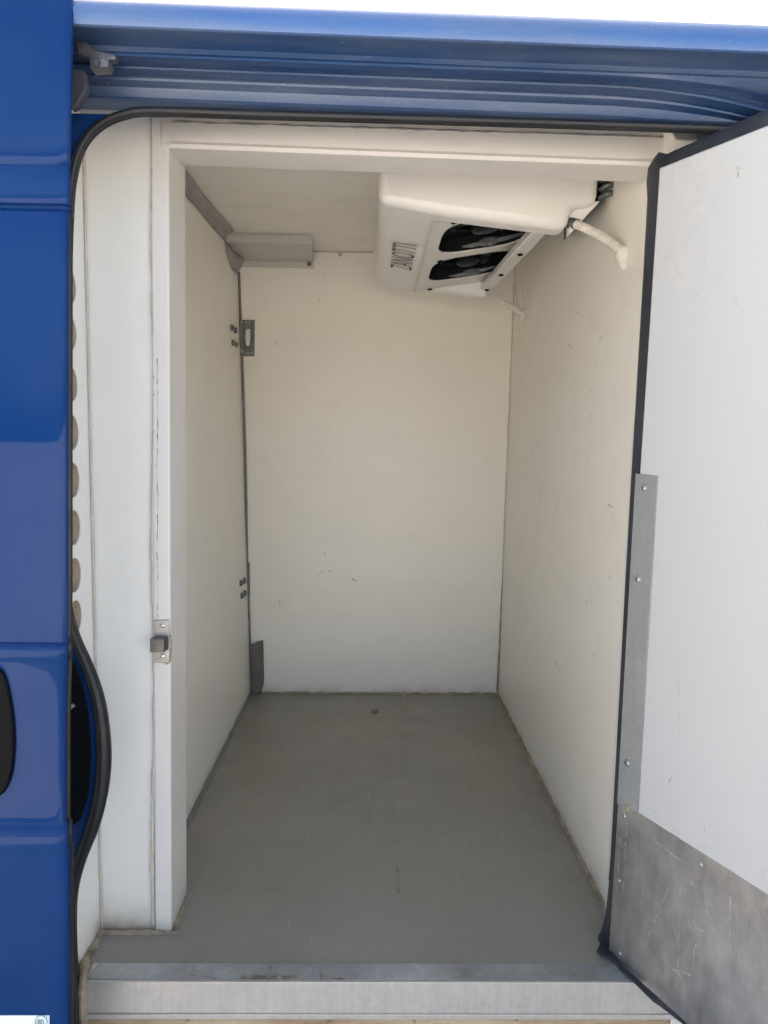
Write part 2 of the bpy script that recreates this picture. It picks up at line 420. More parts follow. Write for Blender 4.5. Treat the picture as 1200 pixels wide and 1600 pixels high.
# joints along the floor (parts of the setting pieces)
def bead(name, a, b, rad, mat, parent, n=40, jit=.35):
    pts = [a+(b-a)*(i/n) for i in range(n+1)]
    return tube(name, pts, [rad*(1+random.uniform(-jit, jit)) for _ in pts], mat, parent, seg=8)
bead('sealant_bead', BL+Vector((.02, -.002, .002)), BR+Vector((0, -.002, .002)), .006, 'caulk', bw)
mesh('floor_trim', *prism_data([lb+Vector((0, 0, 0)), lb+Vector((.012, 0, 0)), lb+Vector((.008, 0, .007)), lb+Vector((0, 0, .012))], lfz-lb), 'trim_grey', lw)
bead('sealant_bead', rb+Vector((-.001, 0, .002)), rf+Vector((-.001, 0, .002)), .0075, 'caulk', rwo, 90, .22)
bead('sealant_bead', BR+Vector((0, -.002, .01)), BRt+Vector((0, -.002, 0)), .0042, 'sealant_cream', rwo, 50)
mesh('sealant_bead', *tube_data([BR+Vector((-.001, -.006, .0)), BR+(BRt-BR)*.1+Vector((-.001, -.005, 0)), BR+(BRt-BR)*.28+Vector((-.001, -.005, 0))], [.008, .006, .002], 8), 'caulk', rwo)
# dark shadow gap strip on the left corner
dl = BL+Vector((.006, -.004, .01)); dlt = up_to(BL, lean_l, P(372, 425, Y=YB).z)+Vector((.004, -.004, 0))
tube('corner_joint', smooth_path([dl, dl+(dlt-dl)*.3+Vector((-.004, 0, 0)), dl+(dlt-dl)*.6+Vector((.003, 0, 0)), dlt], 8), .0055, 'trim_grey', lw, seg=8)
# screws in the left panel
lnv = (FL-BL).cross(lean_l).normalized()
if lnv.x < 0: lnv = -lnv
lpl = (BL, lnv)
for sx, sy in ((361, 512), (366, 516), (362.5, 535.5), (367.5, 538), (375, 911), (380, 907.5), (376.5, 930.5), (381, 927)):
    disc('screw', P(sx, sy, pl=lpl), lnv, .013, .012, 'dark_steel', lw, seg=10)

# ------------------------------------------------------------------ door frame and front lining
fr = thing('door_frame', P(262, 1456, Z=FZ), 'white plastic door frame round the opening, sealed with cracked cream sealant', 'door frame')
FB = FZ+.001
jl0, jl1 = P(243, 1456, Y=YJ), P(269, 1456, Y=YJ)
jt0, jt1 = P(238, 195, Y=YJ), P(265, 215, Y=YJ)
ri = P(283, 1420, Y=1.715).x
hz0 = P(265, 192, Y=YJ).z; hz1 = P(1040, 219, Y=YJ).z        # joint line above the header
hb0 = P(270, 233, Y=YJ).z; hb1 = P(1010, 262, Y=YJ).z        # lower front edge of header
xr = P(1042, 240, Y=YJ).x
jl = prism('jamb', [(jl0.x, YJ-.006, FB), (jl1.x, YJ-.006, FB), (ri, YJ+.085, FB), (ri, YJ+.14, FB), (jl0.x, YJ+.14, FB)], (jt1.x-jl1.x, 0, hz0-FB+.01), 'frame', fr, bevel=.004)
hd = mesh('header', [(jl1.x-.004, YJ-.009, hb0), (xr, YJ-.009, hb1), (xr, YJ-.009, hz1), (jl1.x-.004, YJ-.009, hz0),
                     (jl1.x-.004, YJ+.11, hb0+.006), (xr, YJ+.11, hb1+.006), (xr, YJ+.11, ZC+.02), (jl1.x-.004, YJ+.11, ZC+.02)],
          [[0, 1, 2, 3], [4, 7, 6, 5], [0, 4, 5, 1], [3, 2, 6, 7], [0, 3, 7, 4], [1, 5, 6, 2]], 'frame', fr, bevel=.006, seg=3)
rj = prism('jamb', [(RWf.x-.004, YJ-.004, FB), (RWf.x+.10, YJ-.004, FB), (RWf.x+.10, YJ+.09, FB), (RWf.x-.004, YJ+.09, FB)], (.03, 0, hz1-FB-.02), 'frame', fr, bevel=.004)
# raised bead along the header front (second step of the profile)
prism('header_bead', [(jl1.x+.02, YJ-.013, hb0+.006), (jl1.x+.02, YJ-.010, hb0+.012), (jl1.x+.02, YJ-.008, hb0+.002)], (xr-jl1.x-.03, 0, hb1-hb0), 'frame', fr)
# cracked sealant beside the jamb, above the header and at the foot
pts = [P(240+2*math.sin(y*.013)+random.uniform(-.4, .4), y, Y=YJ-.001) for y in range(240, 1456, 14)]
tube('sealant_bead', pts, [.0042*(1+random.uniform(-.25, .35)) for _ in pts], 'sealant_cream', fr, seg=8)
pts = [P(246+.6*math.sin(y*.05)+random.uniform(-.5, .5), y, Y=YJ-.006) for y in range(560, 970, 6)]
tube('sealant_crack', pts, [max(.0002, .0013*random.uniform(-.6, 1.)) for _ in pts], 'trim_grey', fr, seg=6)
pts = [P(x, 190+(x-268)*.0315+random.uniform(-.5, .5), Y=YJ-.009) for x in range(268, 1040, 12)]
tube('sealant_crack', pts, [.0020*(1+random.uniform(-.4, .3)) for _ in pts], 'trim_grey', fr, seg=6)
pts = [Vector((x, YJ-.008, FB)) for x in [P(150, 1456, Y=YJ).x+i*.012 for i in range(16)]]
pts += [Vector((ri+.002, YJ+.02, FB)), Vector((ri+.003, YJ+.05, FB)), Vector((ri+.003, YJ+.09, FB))]
tube('foot_sealant', pts, [(.0065*(1+random.uniform(-.3, .35))) for _ in pts], 'caulk', fr, seg=8)

ln = thing('front_lining', P(190, 1456, Z=FZ), 'cream lining panel left of the frame with a column of round holes', 'panel')
cx_b, cx_t = P(157, 1456, Y=YJ), P(128, 230, Y=YJ)                    # corner of the return
zt2 = P(640, 165, Y=YJ).z+.05
prism('panel', [(cx_b.x-.01, YJ+.004, FB), (jl0.x+.01, YJ+.004, FB), (jt0.x+.01, YJ+.004, zt2), (cx_t.x-.06, YJ+.004, zt2)], (0, .03, 0), 'lining', ln)
zh0 = min(hz0, hz1)-.03
prism('upper_panel', [(jt0.x+.0105, YJ+.002, zh0), (.85, YJ+.002, zh0), (.85, YJ+.002, zt2), (jt0.x+.0105, YJ+.002, zt2)], (0, .028, 0), 'lining', ln)
tube('sealant_bead', [Vector((cx_b.x+.003, YJ+.001, FB))+Vector((cx_t.x-cx_b.x, 0, cx_t.z-FB))*(i/40) for i in range(41)], [.0032*(1+random.uniform(-.3, .3)) for _ in range(41)], 'sealant_cream', ln, seg=8)

# return strip with round holes: a plane through the corner line running towards the camera
r_b = P(125, 1512, Z=FZ)
ax = Vector((r_b.x-cx_b.x, r_b.y-YJ, 0)).normalized()                 # along the strip, towards the camera
az = (Vector((cx_t.x, YJ, cx_t.z))-Vector((cx_b.x, YJ, FB))).normalized()
nrm = ax.cross(az).normalized()
if nrm.x < 0: nrm = -nrm
rp = (Vector((cx_b.x, YJ, FB)), nrm)
O = Vector((cx_b.x, YJ, FB))
def strip_uv(p): d = p-O; return d.dot(ax), d.dot(az)
SW = .26; SH = (cx_t.z-FB)/az.z+.08
holes = []
for hy, hx in ((452, 121), (523, 120.5), (602, 122), (676, 123.5), (749, 124.3), (822, 125), (895, 125.5), (960, 126)):
    u, v = strip_uv(P(hx, hy, pl=rp)); holes.append((u+.034, v))
um = sum(h[0] for h in holes)/8; rh = .0345
holes = [(um+(h[0]-um)*.5, h[1]) for h in holes]
Vv, Ff = [], []
def sp(u, v, t=0): return O+ax*u+az*v-nrm*t
TH = .014
def quad(u0, u1, v0, v1):
    i = len(Vv); Vv.extend([sp(u0, v0), sp(u1, v0), sp(u1, v1), sp(u0, v1)]); Ff.append([i, i+1, i+2, i+3])
holes.sort(key=lambda h: h[1]); NS = 32; half = .039
cuts = [0] + [x for h in holes for x in (h[1]-half, h[1]+half)] + [SH]
for i in range(0, len(cuts), 2): quad(0, SW, cuts[i], cuts[i+1])
for u, v in holes:
    quad(0, u-half, v-half, v+half); quad(u+half, SW, v-half, v+half)
    i = len(Vv)
    for k in range(NS):
        a = 2*math.pi*k/NS; c_, s_ = math.cos(a), math.sin(a); m_ = max(abs(c_), abs(s_))
        Vv.extend([sp(u+half*c_/m_, v+half*s_/m_), sp(u+rh*c_, v+rh*s_), sp(u+rh*c_, v+rh*s_, TH)])
    for k in range(NS):
        a0 = i+3*k; b0 = i+3*((k+1) % NS)
        Ff.append([a0, b0, b0+1, a0+1]); Ff.append([a0+1, b0+1, b0+2, a0+2])
pc = mesh('perforated_strip', Vv, Ff, 'lining', ln, smooth=False)
for u, v in holes:
    hv = []
    for t in (.0015, .034):
        hv += [sp(u+(rh-.0006)*math.cos(2*math.pi*k/NS), v+(rh-.0006)*math.sin(2*math.pi*k/NS), t) for k in range(NS)]
    hf = [[k, (k+1) % NS, NS+(k+1) % NS, NS+k] for k in range(NS)] + [list(range(NS, 2*NS))]
    mesh('hole_lining', hv, hf, 'foam', pc)
bead('sealant_bead', sp(.005, 0, -.002), sp(SW*.8, 0, -.002), .010, 'caulk', ln, 24, .45)

# ------------------------------------------------------------------ threshold
th = thing('threshold', (0, 1.57, FZ-.075), 'aluminium sill plate along the front edge of the grey floor', 'sill')
ZT = FZ+.003
s0, s1 = P(140, 1506, Z=ZT), P(128, 1537, Z=ZT)
s2, s3 = P(985, 1505, Z=ZT), P(1030, 1533, Z=ZT)
ysb, ysf = (s0.y+s2.y)/2, (s1.y+s3.y)/2
zsb = P(600, 1588, Y=ysf).z
M['alu'] = metal_mat('sill_aluminium', (.66, .60, .53), .34, 'z', px_marks([(390, 1528, 450, 1529, .006), (420, 1515, 425, 1512, .003), (500, 1512, 505, 1530, .002), (650, 1510, 655, 1530, .002)], Z=ZT)[:0], .2, .55)
M['alu_top'] = metal_mat('sill_top_worn', (.52, .515, .49), .45, 'y', px_marks([(385, 1529, 455, 1530, .016), (420, 1517, 424, 1511, .004), (500, 1511, 503, 1530, .003), (515, 1530, 535, 1530, .006), (300, 1524, 340, 1530, .004)], Z=ZT), .4, .3)
for nd in M['alu_top'].node_tree.nodes:                        # these marks are brown grime, not bright scratches
    if nd.type == 'MIX' and abs(nd.inputs[7].default_value[0]-.72) < .001: nd.inputs[7].default_value = (.17, .125, .08, 1)
x0s, x1s = s1.x, .72
mesh('sill_plate', *prism_data([(x0s, ysb, ZT-.002), (x0s, ysb, ZT), (x0s, ysf, ZT), (x0s, ysf, zsb), (x0s, ysf+.003, zsb), (x0s, ysf+.003, ZT-.002)], (x1s-x0s, 0, 0)), 'alu', th, bevel=.0016, seg=3)
mesh('sill_tread', *prism_data([(x0s+.012, ysb-.002, ZT+.0008), (x1s, ysb-.002, ZT+.0008), (x1s, ysf+.007, ZT+.0008), (x0s+.002, ysf+.007, ZT+.0008)], (0, 0, .0006)), 'alu_top', th)
box('bottom_lip', x0s+.004, x1s-.01, ysf-.0035, ysf-.0005, zsb-.004, zsb+.006, 'alu', th, bevel=.001)
box('end_panel', P(1049, 1595, Y=ysf).x, .72, ysf+.004, ysf+.03, zsb-.12, zsb-.003, 'lining', th, bevel=.003)
box('plywood_edge', x0s-.002, P(1048, 1595, Y=ysf).x, ysf+.005, ysf+.06, zsb-.06, zsb-.003, 'wood', th, bevel=.003)
pts = [P(133, 1500, Z=FZ), P(131, 1520, Y=ysf+.01), P(128, 1545, Y=ysf-.001), P(128, 1570, Y=ysf-.001), P(130, 1606, Y=ysf-.001)]
tube('end_sealant', smooth_path(pts, 5), [.009*(1+random.uniform(-.4, .4)) for _ in range(21)], 'caulk', th, seg=8)

# ------------------------------------------------------------------ van body
van = thing('delivery_van', (0, 1.5, 0), 'blue panel van seen through its open side doorway', 'van')
YS = 1.45                                     # plane of the rubber seal
seal_px = [(1330, 214), (1200, 206), (1100, 200), (900, 193), (640, 185), (400, 178), (240, 173), (190, 179), (155, 195), (130, 222), (115, 262), (107, 330), (102, 500), (99, 700), (98, 850),
           (101, 930), (114, 990), (137, 1045), (152, 1090), (160, 1140), (162, 1190), (157, 1240), (145, 1290), (125, 1345), (113, 1395), (111, 1450), (114, 1520), (117, 1570), (119, 1640), (120, 1680)]
sp_path = smooth_path([P(x, y, Y=YS) for x, y in seal_px], 6)
SRAD = []
for p in sp_path:
    zz = p.z-FZ
    SRAD.append(0.0070 if zz > 1.5 else .0075+.0065*math.exp(-((zz-.42)/.22)**2))
tube('door_seal', sp_path, SRAD, 'rubber', van, seg=14)
# inner lip of the seal
tube('seal_lip', [p+Vector((0, .012, 0)) for p in sp_path], [r_*.8 for r_ in SRAD], 'rubber', van, seg=10)
# body side: the part left of the opening follows the seal, set a little behind the sliding door
left_edge = [p for p in sp_path if p.x < -.45]
ztop = P(640, 165, Y=YS).z
lp = [Vector((p.x-.004, YS+.004, p.z)) for p in left_edge]
Vb = []; 
for p in lp: Vb += [p, Vector((-1.6, YS+.004, p.z))]
mesh('side_panel', Vb, [[2*i, 2*i+1, 2*i+3, 2*i+2] for i in range(len(lp)-1)], 'blue', van, fixn=False)
box('side_panel', -1.6, 1.9, YS+.03, YS+.08, .22, zsb-.065, 'blue', van, bevel=.01)
box('side_panel', .70, 1.9, YS-.02, YS+.03, .22, ztop, 'blue', van, bevel=.01)
# jog of pillar between the seal and the door edge: flat near-black plate, the recess shade put into its colour
pr = [(100, 1040), (112, 1030), (128, 1070), (138, 1120), (142, 1180), (138, 1240), (126, 1280), (100, 1300)]
prism('recess_shade', [P(x, y, Y=YS-.004) for x, y in pr], (0, .006, 0), 'dark', van, bevel=.002)
tube('striker', [P(98, 1112, Y=YS-.015), P(106, 1108, Y=YS-.016), P(116, 1101, Y=YS-.012)], .0045, 'steel', van, seg=8)

# roof edge and the rail channel above the doorway: one profile carried along the van
x_stn = [-1.6, -.9, -.62] + [-.55+i*.05 for i in range(27)] + [1.2, 1.9]
prof = [(62, 1.3450), (66, 1.3600), (90, 1.4000), (98, 1.4005), (101, 1.3960), (105, 1.3960), (116, 1.4300), (118, 1.4330), (121, 1.4285), (124, 1.4290), (135, 1.4520), (138, 1.4490), (142, 1.4500),
        (150, 1.4620), (153, 1.4585), (158, 1.4600), (168, 1.4615), (171, 1.4570), (176, 1.4620), (190, 1.4900)]
slope = .0225                                  # the doorway drops slightly to the right in this world frame
pz = [P(640, py, Y=yy) for py, yy in prof]
xc = pz[0].x
tl = (P(1150, 86, Y=1.345).z-P(150, 46, Y=1.345).z)/(P(1150, 86, Y=1.345).x-P(150, 46, Y=1.345).x)
Vc, Fc_ = [], []
for x in x_stn:
    k = max(0, (x-.40)/.35)
    for j, p in enumerate(pz):
        yy = p.y; z = p.z+tl*(x-xc)
        if 5 <= j <= 16:
            f = min(1, k)**2
            z -= f*.030*(1-abs(j-10)/10); yy += f*.03
        Vc.append((x, yy, z))
n = len(pz)
for i in range(len(x_stn)-1):
    for j in range(n-1): Fc_.append([i*n+j, i*n+j+1, (i+1)*n+j+1, (i+1)*n+j])
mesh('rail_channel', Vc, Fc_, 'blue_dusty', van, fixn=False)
# roof edge band: slightly crowned, rolling back onto the roof
re_ = [(62, 1.3455), (58, 1.3390), (48, 1.3360), (34, 1.3390), (24, 1.3480), (17, 1.3620)]
rz = [P(640, py, Y=yy) for py, yy in re_]
last = rz[-1]
rz += [Vector((xc, last.y+dy_, last.z+dz_)) for dy_, dz_ in ((.05, .024), (.16, .075), (.5, .18), (1.2, .215), (YB-.35-last.y, .215), (YB+.07-last.y, .185), (YB+.13-last.y, .0))]
Vr, Fr_ = [], []; n = len(rz)
for x in x_stn:
    for p in rz: Vr.append((x, p.y, p.z+tl*(x-xc)))
for i in range(len(x_stn)-1):
    for j in range(n-1): Fr_.append([i*n+j, i*n+j+1, (i+1)*n+j+1, (i+1)*n+j])
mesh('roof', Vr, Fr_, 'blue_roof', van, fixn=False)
# far side, ends and underside close the shell
box('far_side', -1.6, 1.9, YB+.07, YB+.12, .22, ZC+.12, 'blue', van, bevel=.01)
box('underbody', -1.6, 1.9, YS+.085, YB+.065, .24, .29, 'shell', van)
box('bulkhead', -1.62, -1.6, YS, YB+.07, .22, ZC-.05, 'shell', van)
box('bulkhead', 1.9, 1.92, YS, YB+.07, .22, ZC-.15, 'shell', van)
for wx in (-1.25, 1.55):
    for wy in (YS+.20, YB-.15):
        prof_w = [(.20, -.09), (.29, -.10), (.325, -.075), (.325, .075), (.29, .10), (.20, .09)]
        V_, F_ = [], []
        for k in range(28):
            a = 2*math.pi*k/28
            for r_, o_ in prof_w: V_.append((wx+r_*math.cos(a), wy+o_, .325+r_*math.sin(a)))
        for k in range(28):
            for j in range(5): F_.append([k*6+j, k*6+j+1, ((k+1) % 28)*6+j+1, ((k+1) % 28)*6+j])
        F_.append([k*6 for k in range(28)]); F_.append([k*6+5 for k in range(28)])
        mesh('wheel', V_, F_, 'rubber', van)
# runner bracket at the left end of the rail
rbk = mesh('runner_bracket', *merge(prism_data([P(118, 62, Y=1.39), P(135, 66, Y=1.39), P(150, 78, Y=1.39), P(180, 84, Y=1.39), P(180, 92, Y=1.39), P(150, 96, Y=1.39), P(122, 84, Y=1.39)], (0, .02, 0)),
      prism_data([P(140, 88, Y=1.375), P(170, 92, Y=1.375), P(168, 104, Y=1.375), P(140, 106, Y=1.375)], (0, .03, 0))), 'coil', van, bevel=.002)
mesh('roller', *disc_data(P(150, 98, Y=1.375), (0, -1, 0), .008, .006, 16), 'shell', rbk)
mesh('runner_arm', *prism_data([P(112, 105, Y=1.40), P(132, 108, Y=1.40), P(136, 135, Y=1.40), P(120, 165, Y=1.40), P(110, 170, Y=1.40)], (0, .02, 0)), 'shell', van, bevel=.003)

# sliding door, slid to the left: pressed profile, rounded leading edge
YD = 1.29
def dz(py, yy=YD): return P(54, py, Y=yy).z
dprof = [(-90, .10), (-40, .062), (20, .036), (90, .017), (170, .006), (248, .0), (253, .002), (258, .006), (264, .004), (312, .002), (318, .004), (322, .012), (327, .012), (331, .002), (336, -.001),
         (420, -.004), (560, -.006), (760, -.007), (930, -.004), (1001, .0), (1004, .0), (1009, -.007), (1014, -.010), (1026, -.009), (1032, -.004), (1036, .001), (1120, .003), (1220, .004), (1286, .003),
         (1292, .000), (1300, -.006), (1312, -.009), (1324, -.008), (1332, -.002), (1338, .001), (1450, .006), (1600, .014), (1760, .030)]
ed = []
for i, (py, dy) in enumerate(dprof):
    ex = 103.5
    if py < 330: ex = 106.5+5.0*max(0, min(1, (250-py)/250))
    if 1000 < py < 1040: ex = 103.0
    if 1040 <= py <= 1290: ex = 100.5
    if py > 1330: ex = 105.5
    ed.append(P(ex, py, Y=YD+dy))
cols = [(-.75, 0), (-.3, 0), (-.12, 0), (-.06, 0), (-.03, 0), (-.014, 0), (-.007, .0008), (-.003, .003), (-.0008, .0065), (0, .010), (-.004, .014), (-.03, .016)]
Vd, Fd = [], []; nc = len(cols)
for p in ed:
    for cx, cy in cols: Vd.append((p.x+cx, p.y+cy, p.z))
for i in range(len(ed)-1):
    for j in range(nc-1): Fd.append([i*nc+j, i*nc+j+1, (i+1)*nc+j+1, (i+1)*nc+j])
sd_o = mesh('sliding_door', Vd, Fd, 'blue', van, fixn=False)
# handle
hp = smooth_path([P(x, y, Y=YD-.004) for x, y in ((-70, 1030), (-20, 1038), (4, 1052), (15, 1090), (21, 1140), (20, 1190), (12, 1226), (-8, 1248), (-70, 1256))], 5)
hh = prism('door_handle', hp + [P(-75, 1140, Y=YD-.004)], (0, .016, 0), 'dark', sd_o, bevel=.004, seg=3)
# black edge rubber behind the leading edge
er = [Vector((p.x-.0035, p.y+.022, p.z)) for p in ed if p.z < dz(322)]
tube('edge_rubber', er, .0055, 'rubber', sd_o, seg=8)
# sticker with the printed 80
st = prism('sticker', [P(x, y, Y=YD+.0118) for x, y in ((-60, 1587), (77, 1587), (77, 1640), (-60, 1640))], (0, .002, 0), 'sticker', sd_o)
sdir = 1
cst = P(64, 1596, Y=YD+.0105)
ring = []
for k in range(33):
    a = 2*math.pi*k/32; ring.append(cst+Vector((math.cos(a)*.0105, 0, math.sin(a)*.0105)))
tube('sticker_ring', ring, .0011, 'sticker_green', sd_o, seg=6)

def text_mesh(name, body, origin, xdir, ydir, height, width, mat, parent, ext=.0004):
    cu = bpy.data.curves.new('t', 'FONT'); cu.body = body; cu.extrude = 0
    o = bpy.data.objects.new('t', cu); C.objects.link(o)
    dg = bpy.context.evaluated_depsgraph_get(); dg.update()
    me = bpy.data.meshes.new_from_object(o.evaluated_get(dg)); bpy.data.objects.remove(o)
    xs = [v.co.x for v in me.vertices]; ys = [v.co.y for v in me.vertices]
    x0, x1, y0, y1 = min(xs), max(xs), min(ys), max(ys)
    xd, yd = Vector(xdir), Vector(ydir); nn = xd.cross(yd).normalized()
    V = [Vector(origin)+xd*((v.co.x-x0)/(x1-x0)*width)+yd*((v.co.y-y0)/(y1-y0)*height)+nn*ext for v in me.vertices]
    return mesh(name, V, [list(p.vertices) for p in me.polygons], mat, parent, smooth=False, fixn=False)
text_mesh('sticker_text', '80', P(59, 1601, Y=YD+.0112), (1, 0, 0), (0, 0, 1), .010, .011, 'print', sd_o)

# ------------------------------------------------------------------ insulated hinged door
az_d = R(24.5)
dd = Vector((math.sin(az_d), -math.cos(az_d), 0))                      # from hinge edge outwards
dn = Vector((-math.cos(az_d), -math.sin(az_d), 0))                     # face that we see
hb = P(951, 1488, Y=1.56)
ddp = (hb, dn)
idr = thing('insulated_door', Vector((hb.x, hb.y, hb.z)), 'thick white insulated door swung open, steel kick plate at its foot', 'door')
d_tl = P(1030, 262, pl=ddp); d_tr = P(1200, 195, pl=ddp)
lean_d = (d_tl-hb)
top_sl = (d_tr.z-d_tl.z)/((d_tr-d_tl).dot(dd))
bot = P(1067, 1595, pl=ddp); bot_sl = (bot.z-hb.z)/((bot-hb).dot(dd))
WD = .95
def dpt(u, z, off=0):                                                # u along the door, z world, off proud of face
    return Vector((hb.x, hb.y, z))+dd*u+dn*off
dmarks = px_marks([(1152, 262, 1154, 275, .004), (1152, 262, 1157, 263, .002), (1046, 1221, 1049, 1215, .004), (1060, 1060, 1061, 1150, .0012), (1054, 1035, 1055, 1038, .004),
                   (1124, 1325, 1120, 1335, .003), (1022, 1270, 1026, 1266, .002), (1100, 1290, 1101, 1300, .002)], .8, pl=ddp)
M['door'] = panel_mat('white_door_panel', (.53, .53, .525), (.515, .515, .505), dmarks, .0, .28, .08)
l0 = (hb).copy(); lu = lambda z: (lean_d.dot(dd))*((z-hb.z)/lean_d.z)   # lean of hinge edge
poly = [hb, hb+dd*WD+Vector((0, 0, bot_sl*WD)), d_tl+dd*(WD-lu(d_tl.z))+Vector((0, 0, top_sl*(WD-lu(d_tl.z)))), d_tl]
prism('door_panel', poly, dn*-.07, 'door', idr, bevel=.003)
# rubber skirt round the edge
outer = [(1330, 112), (1200, 168), (1140, 195), (1080, 222), (1052, 234), (1040, 240), (1027, 237), (1019, 247), (1010, 262), (1007.5, 285), (1009, 310), (1007, 345), (1003, 420), (997, 520), (990, 640), (984, 740),
         (975, 900), (967, 1050), (961, 1180), (957, 1260), (953, 1340), (950.5, 1372), (952, 1376), (948, 1400), (945, 1425), (938, 1452), (924, 1480), (929, 1490), (941, 1493)]
inner = [(1330, 144), (1200, 195), (1140, 219), (1080, 243), (1052, 255), (1045, 257), (1036, 262), (1030, 266), (1029, 272), (1028, 290), (1027, 312), (1025, 345), (1020, 420), (1013, 520), (1005, 640), (998, 740),
         (988, 900), (979, 1050), (971, 1180), (966, 1260), (961, 1340), (958, 1372), (958, 1376), (957, 1400), (955, 1425), (954, 1452), (952, 1480), (951, 1487), (953, 1492)]
off1 = (hb-dn*.012, dn)
def skirt(name, out, inn, bulge=.006):
    vs, fs = [], []
    m = len(out)
    for i in range(m):
        a, b = P(*inn[i], pl=off1), P(*out[i], pl=off1)
        inw = (a-b)*.5
        vs += [a+inw+dn*.006, a*.5+b*.5+dn*bulge, b-dn*.004, b-dn*.010, a+inw-dn*.006]
    for i in range(m-1):
        for j in range(5): fs.append([i*5+j, i*5+(j+1) % 5, (i+1)*5+(j+1) % 5, (i+1)*5+j])
    fs += [[0, 1, 2, 3, 4], [(m-1)*5+j for j in (4, 3, 2, 1, 0)]]
    return mesh(name, vs, fs, 'gasket', idr)
skirt('gasket', outer, inner)
outb = [(941, 1493), (958, 1500), (966, 1512), (976, 1522), (990, 1537), (1005, 1556), (1020, 1568), (1042, 1582), (1070, 1600), (1110, 1632), (1200, 1712)]
innb = [(952, 1488), (963, 1499), (972, 1507), (981, 1516), (994, 1528), (1008, 1541), (1022, 1553), (1044, 1573), (1070, 1597), (1110, 1633), (1200, 1716)]
skirt('gasket', outb, innb)
drape = [(932, 1488), (946, 1496), (960, 1503), (967, 1514), (980, 1527), (994, 1540), (1010, 1556), (1022, 1566), (1030, 1562), (1012, 1546), (992, 1527), (970, 1507), (956, 1488), (950, 1474), (940, 1470)]
prism('gasket', [P(x, y, Z=FZ+.0055) for x, y in drape], (0, 0, .004), 'gasket', idr, bevel=.0015)
# kick plate
kp = lambda x, y, o=.0: P(x, y, pl=(hb+dn*o, dn))
k_tl, k_in, k_r = kp(966, 1253, .0012), kp(996, 1269, .0012), kp(1200, 1399, .0012)
kmarks = [(kp(a, b), kp(c, d), w_*.55) for a, b, c, d, w_ in [(980, 1285, 974, 1400, .0035), (969, 1310, 966, 1360, .004), (1022, 1312, 1070, 1348, .005), (1065, 1360, 1060, 1515, .003), (1068, 1372, 1092, 1385, .003),
          (1080, 1395, 1088, 1432, .002), (1100, 1380, 1106, 1430, .004), (1088, 1432, 1123, 1455, .003), (1085, 1448, 1100, 1455, .004), (1110, 1463, 1135, 1485, .002), (1094, 1440, 1084, 1505, .003),
          (1050, 1375, 992, 1515, .003), (1060, 1520, 1070, 1535, .003), (1142, 1400, 1141, 1510, .003), (1084, 1485, 1096, 1492, .003), (1104, 1410, 1115, 1415, .003), (1050, 1515, 1080, 1523, .004)]]
M['kick'] = metal_mat('galvanised_plate', (.60, .59, .575), .34, 'z', kmarks, .35, .75)
M['strip'] = metal_mat('galvanised_strip', (.40, .415, .415), .42, 'z', (), .25, .55)
kpoly = [kp(951.5, 1487, .0012), k_tl, k_in]
slk = (k_r.z-k_in.z)/((k_r-k_in).dot(dd))
uu = WD-.01
kpoly += [k_in+dd*(uu-(k_in-hb).dot(dd))+Vector((0, 0, slk*(uu-(k_in-hb).dot(dd)))), hb+dd*uu+Vector((0, 0, bot_sl*uu+.002))+dn*.0012]
kpl = prism('kick_plate', kpoly, dn*-.0008, 'kick', idr, smooth=False)
for x, y in ((975, 1275), (967, 1376), (968, 1490), (1095, 1351)):
    disc('rivet', kp(x, y, .001), dn, .0052, .0022, 'steel', kpl)
# edge strip
spl = [kp(993, 740, .0028), kp(1027, 743.5, .0028), kp(996.5, 1270, .0028), kp(979, 1262, .0028), kp(964, 1255, .0028)]
est = prism('edge_strip', spl, dn*-.0014, 'strip', idr, bevel=.0006)
for x, y in ((1006.5, 762), (997, 905), (980.5, 1192)):
    disc('screw', kp(x, y, .0028), dn, .0075, .0045, 'steel', est, hole=.3)
mesh('foam_chip', *disc_data(kp(980, 1262.5, .003), dn, .007, .003, 7), 'caulk', idr)

# ------------------------------------------------------------------ latch keeper on the jamb
lk_c = P(252, 1003, Y=YJ-.008)
lk = thing('latch_keeper', P(252, 1036, Y=YJ-.008), 'steel latch keeper with a square block riveted to the white jamb', 'latch')
q = lambda x, y, yy: P(x, y, Y=yy)
prism('back_plate', [q(240.5, 969, YJ-.010), q(264, 969, YJ-.010), q(265, 1035.5, YJ-.010), q(242.5, 1035.5, YJ-.010)], (0, .003, 0), 'steel', lk, bevel=.0008)
prism('block', [q(234, 998, YJ-.034), q(256, 998, YJ-.034), q(256, 1019.5, YJ-.034), q(234, 1019.5, YJ-.034)], (.004, .0255, 0), 'dark_steel', lk, bevel=.0014)
for y in (977.5, 1025): disc('rivet', q(254.5, y, YJ-.010), (0, -1, 0), .0050, .0026, 'bright', lk, hole=.42)
mesh('sealant_ring', *tube_data(smooth_path([q(264, 985, YJ-.0065), q(267, 1000, YJ-.0065), q(267.5, 1022, YJ-.0065), q(266, 1034, YJ-.0065), q(258, 1038, YJ-.0065)], 6), [.0014*random.uniform(.5, 1.4) for _ in range(25)], 6), 'caulk', lk)

# ------------------------------------------------------------------ fittings at the far wall
yb = YB-.001
lp_t = thing('lock_plate', P(386, 556, Y=yb), 'small galvanised lock plate high on the far wall beside the left panel', 'plate')
bp = lambda x, y, d=0.: P(x, y, Y=yb-d)
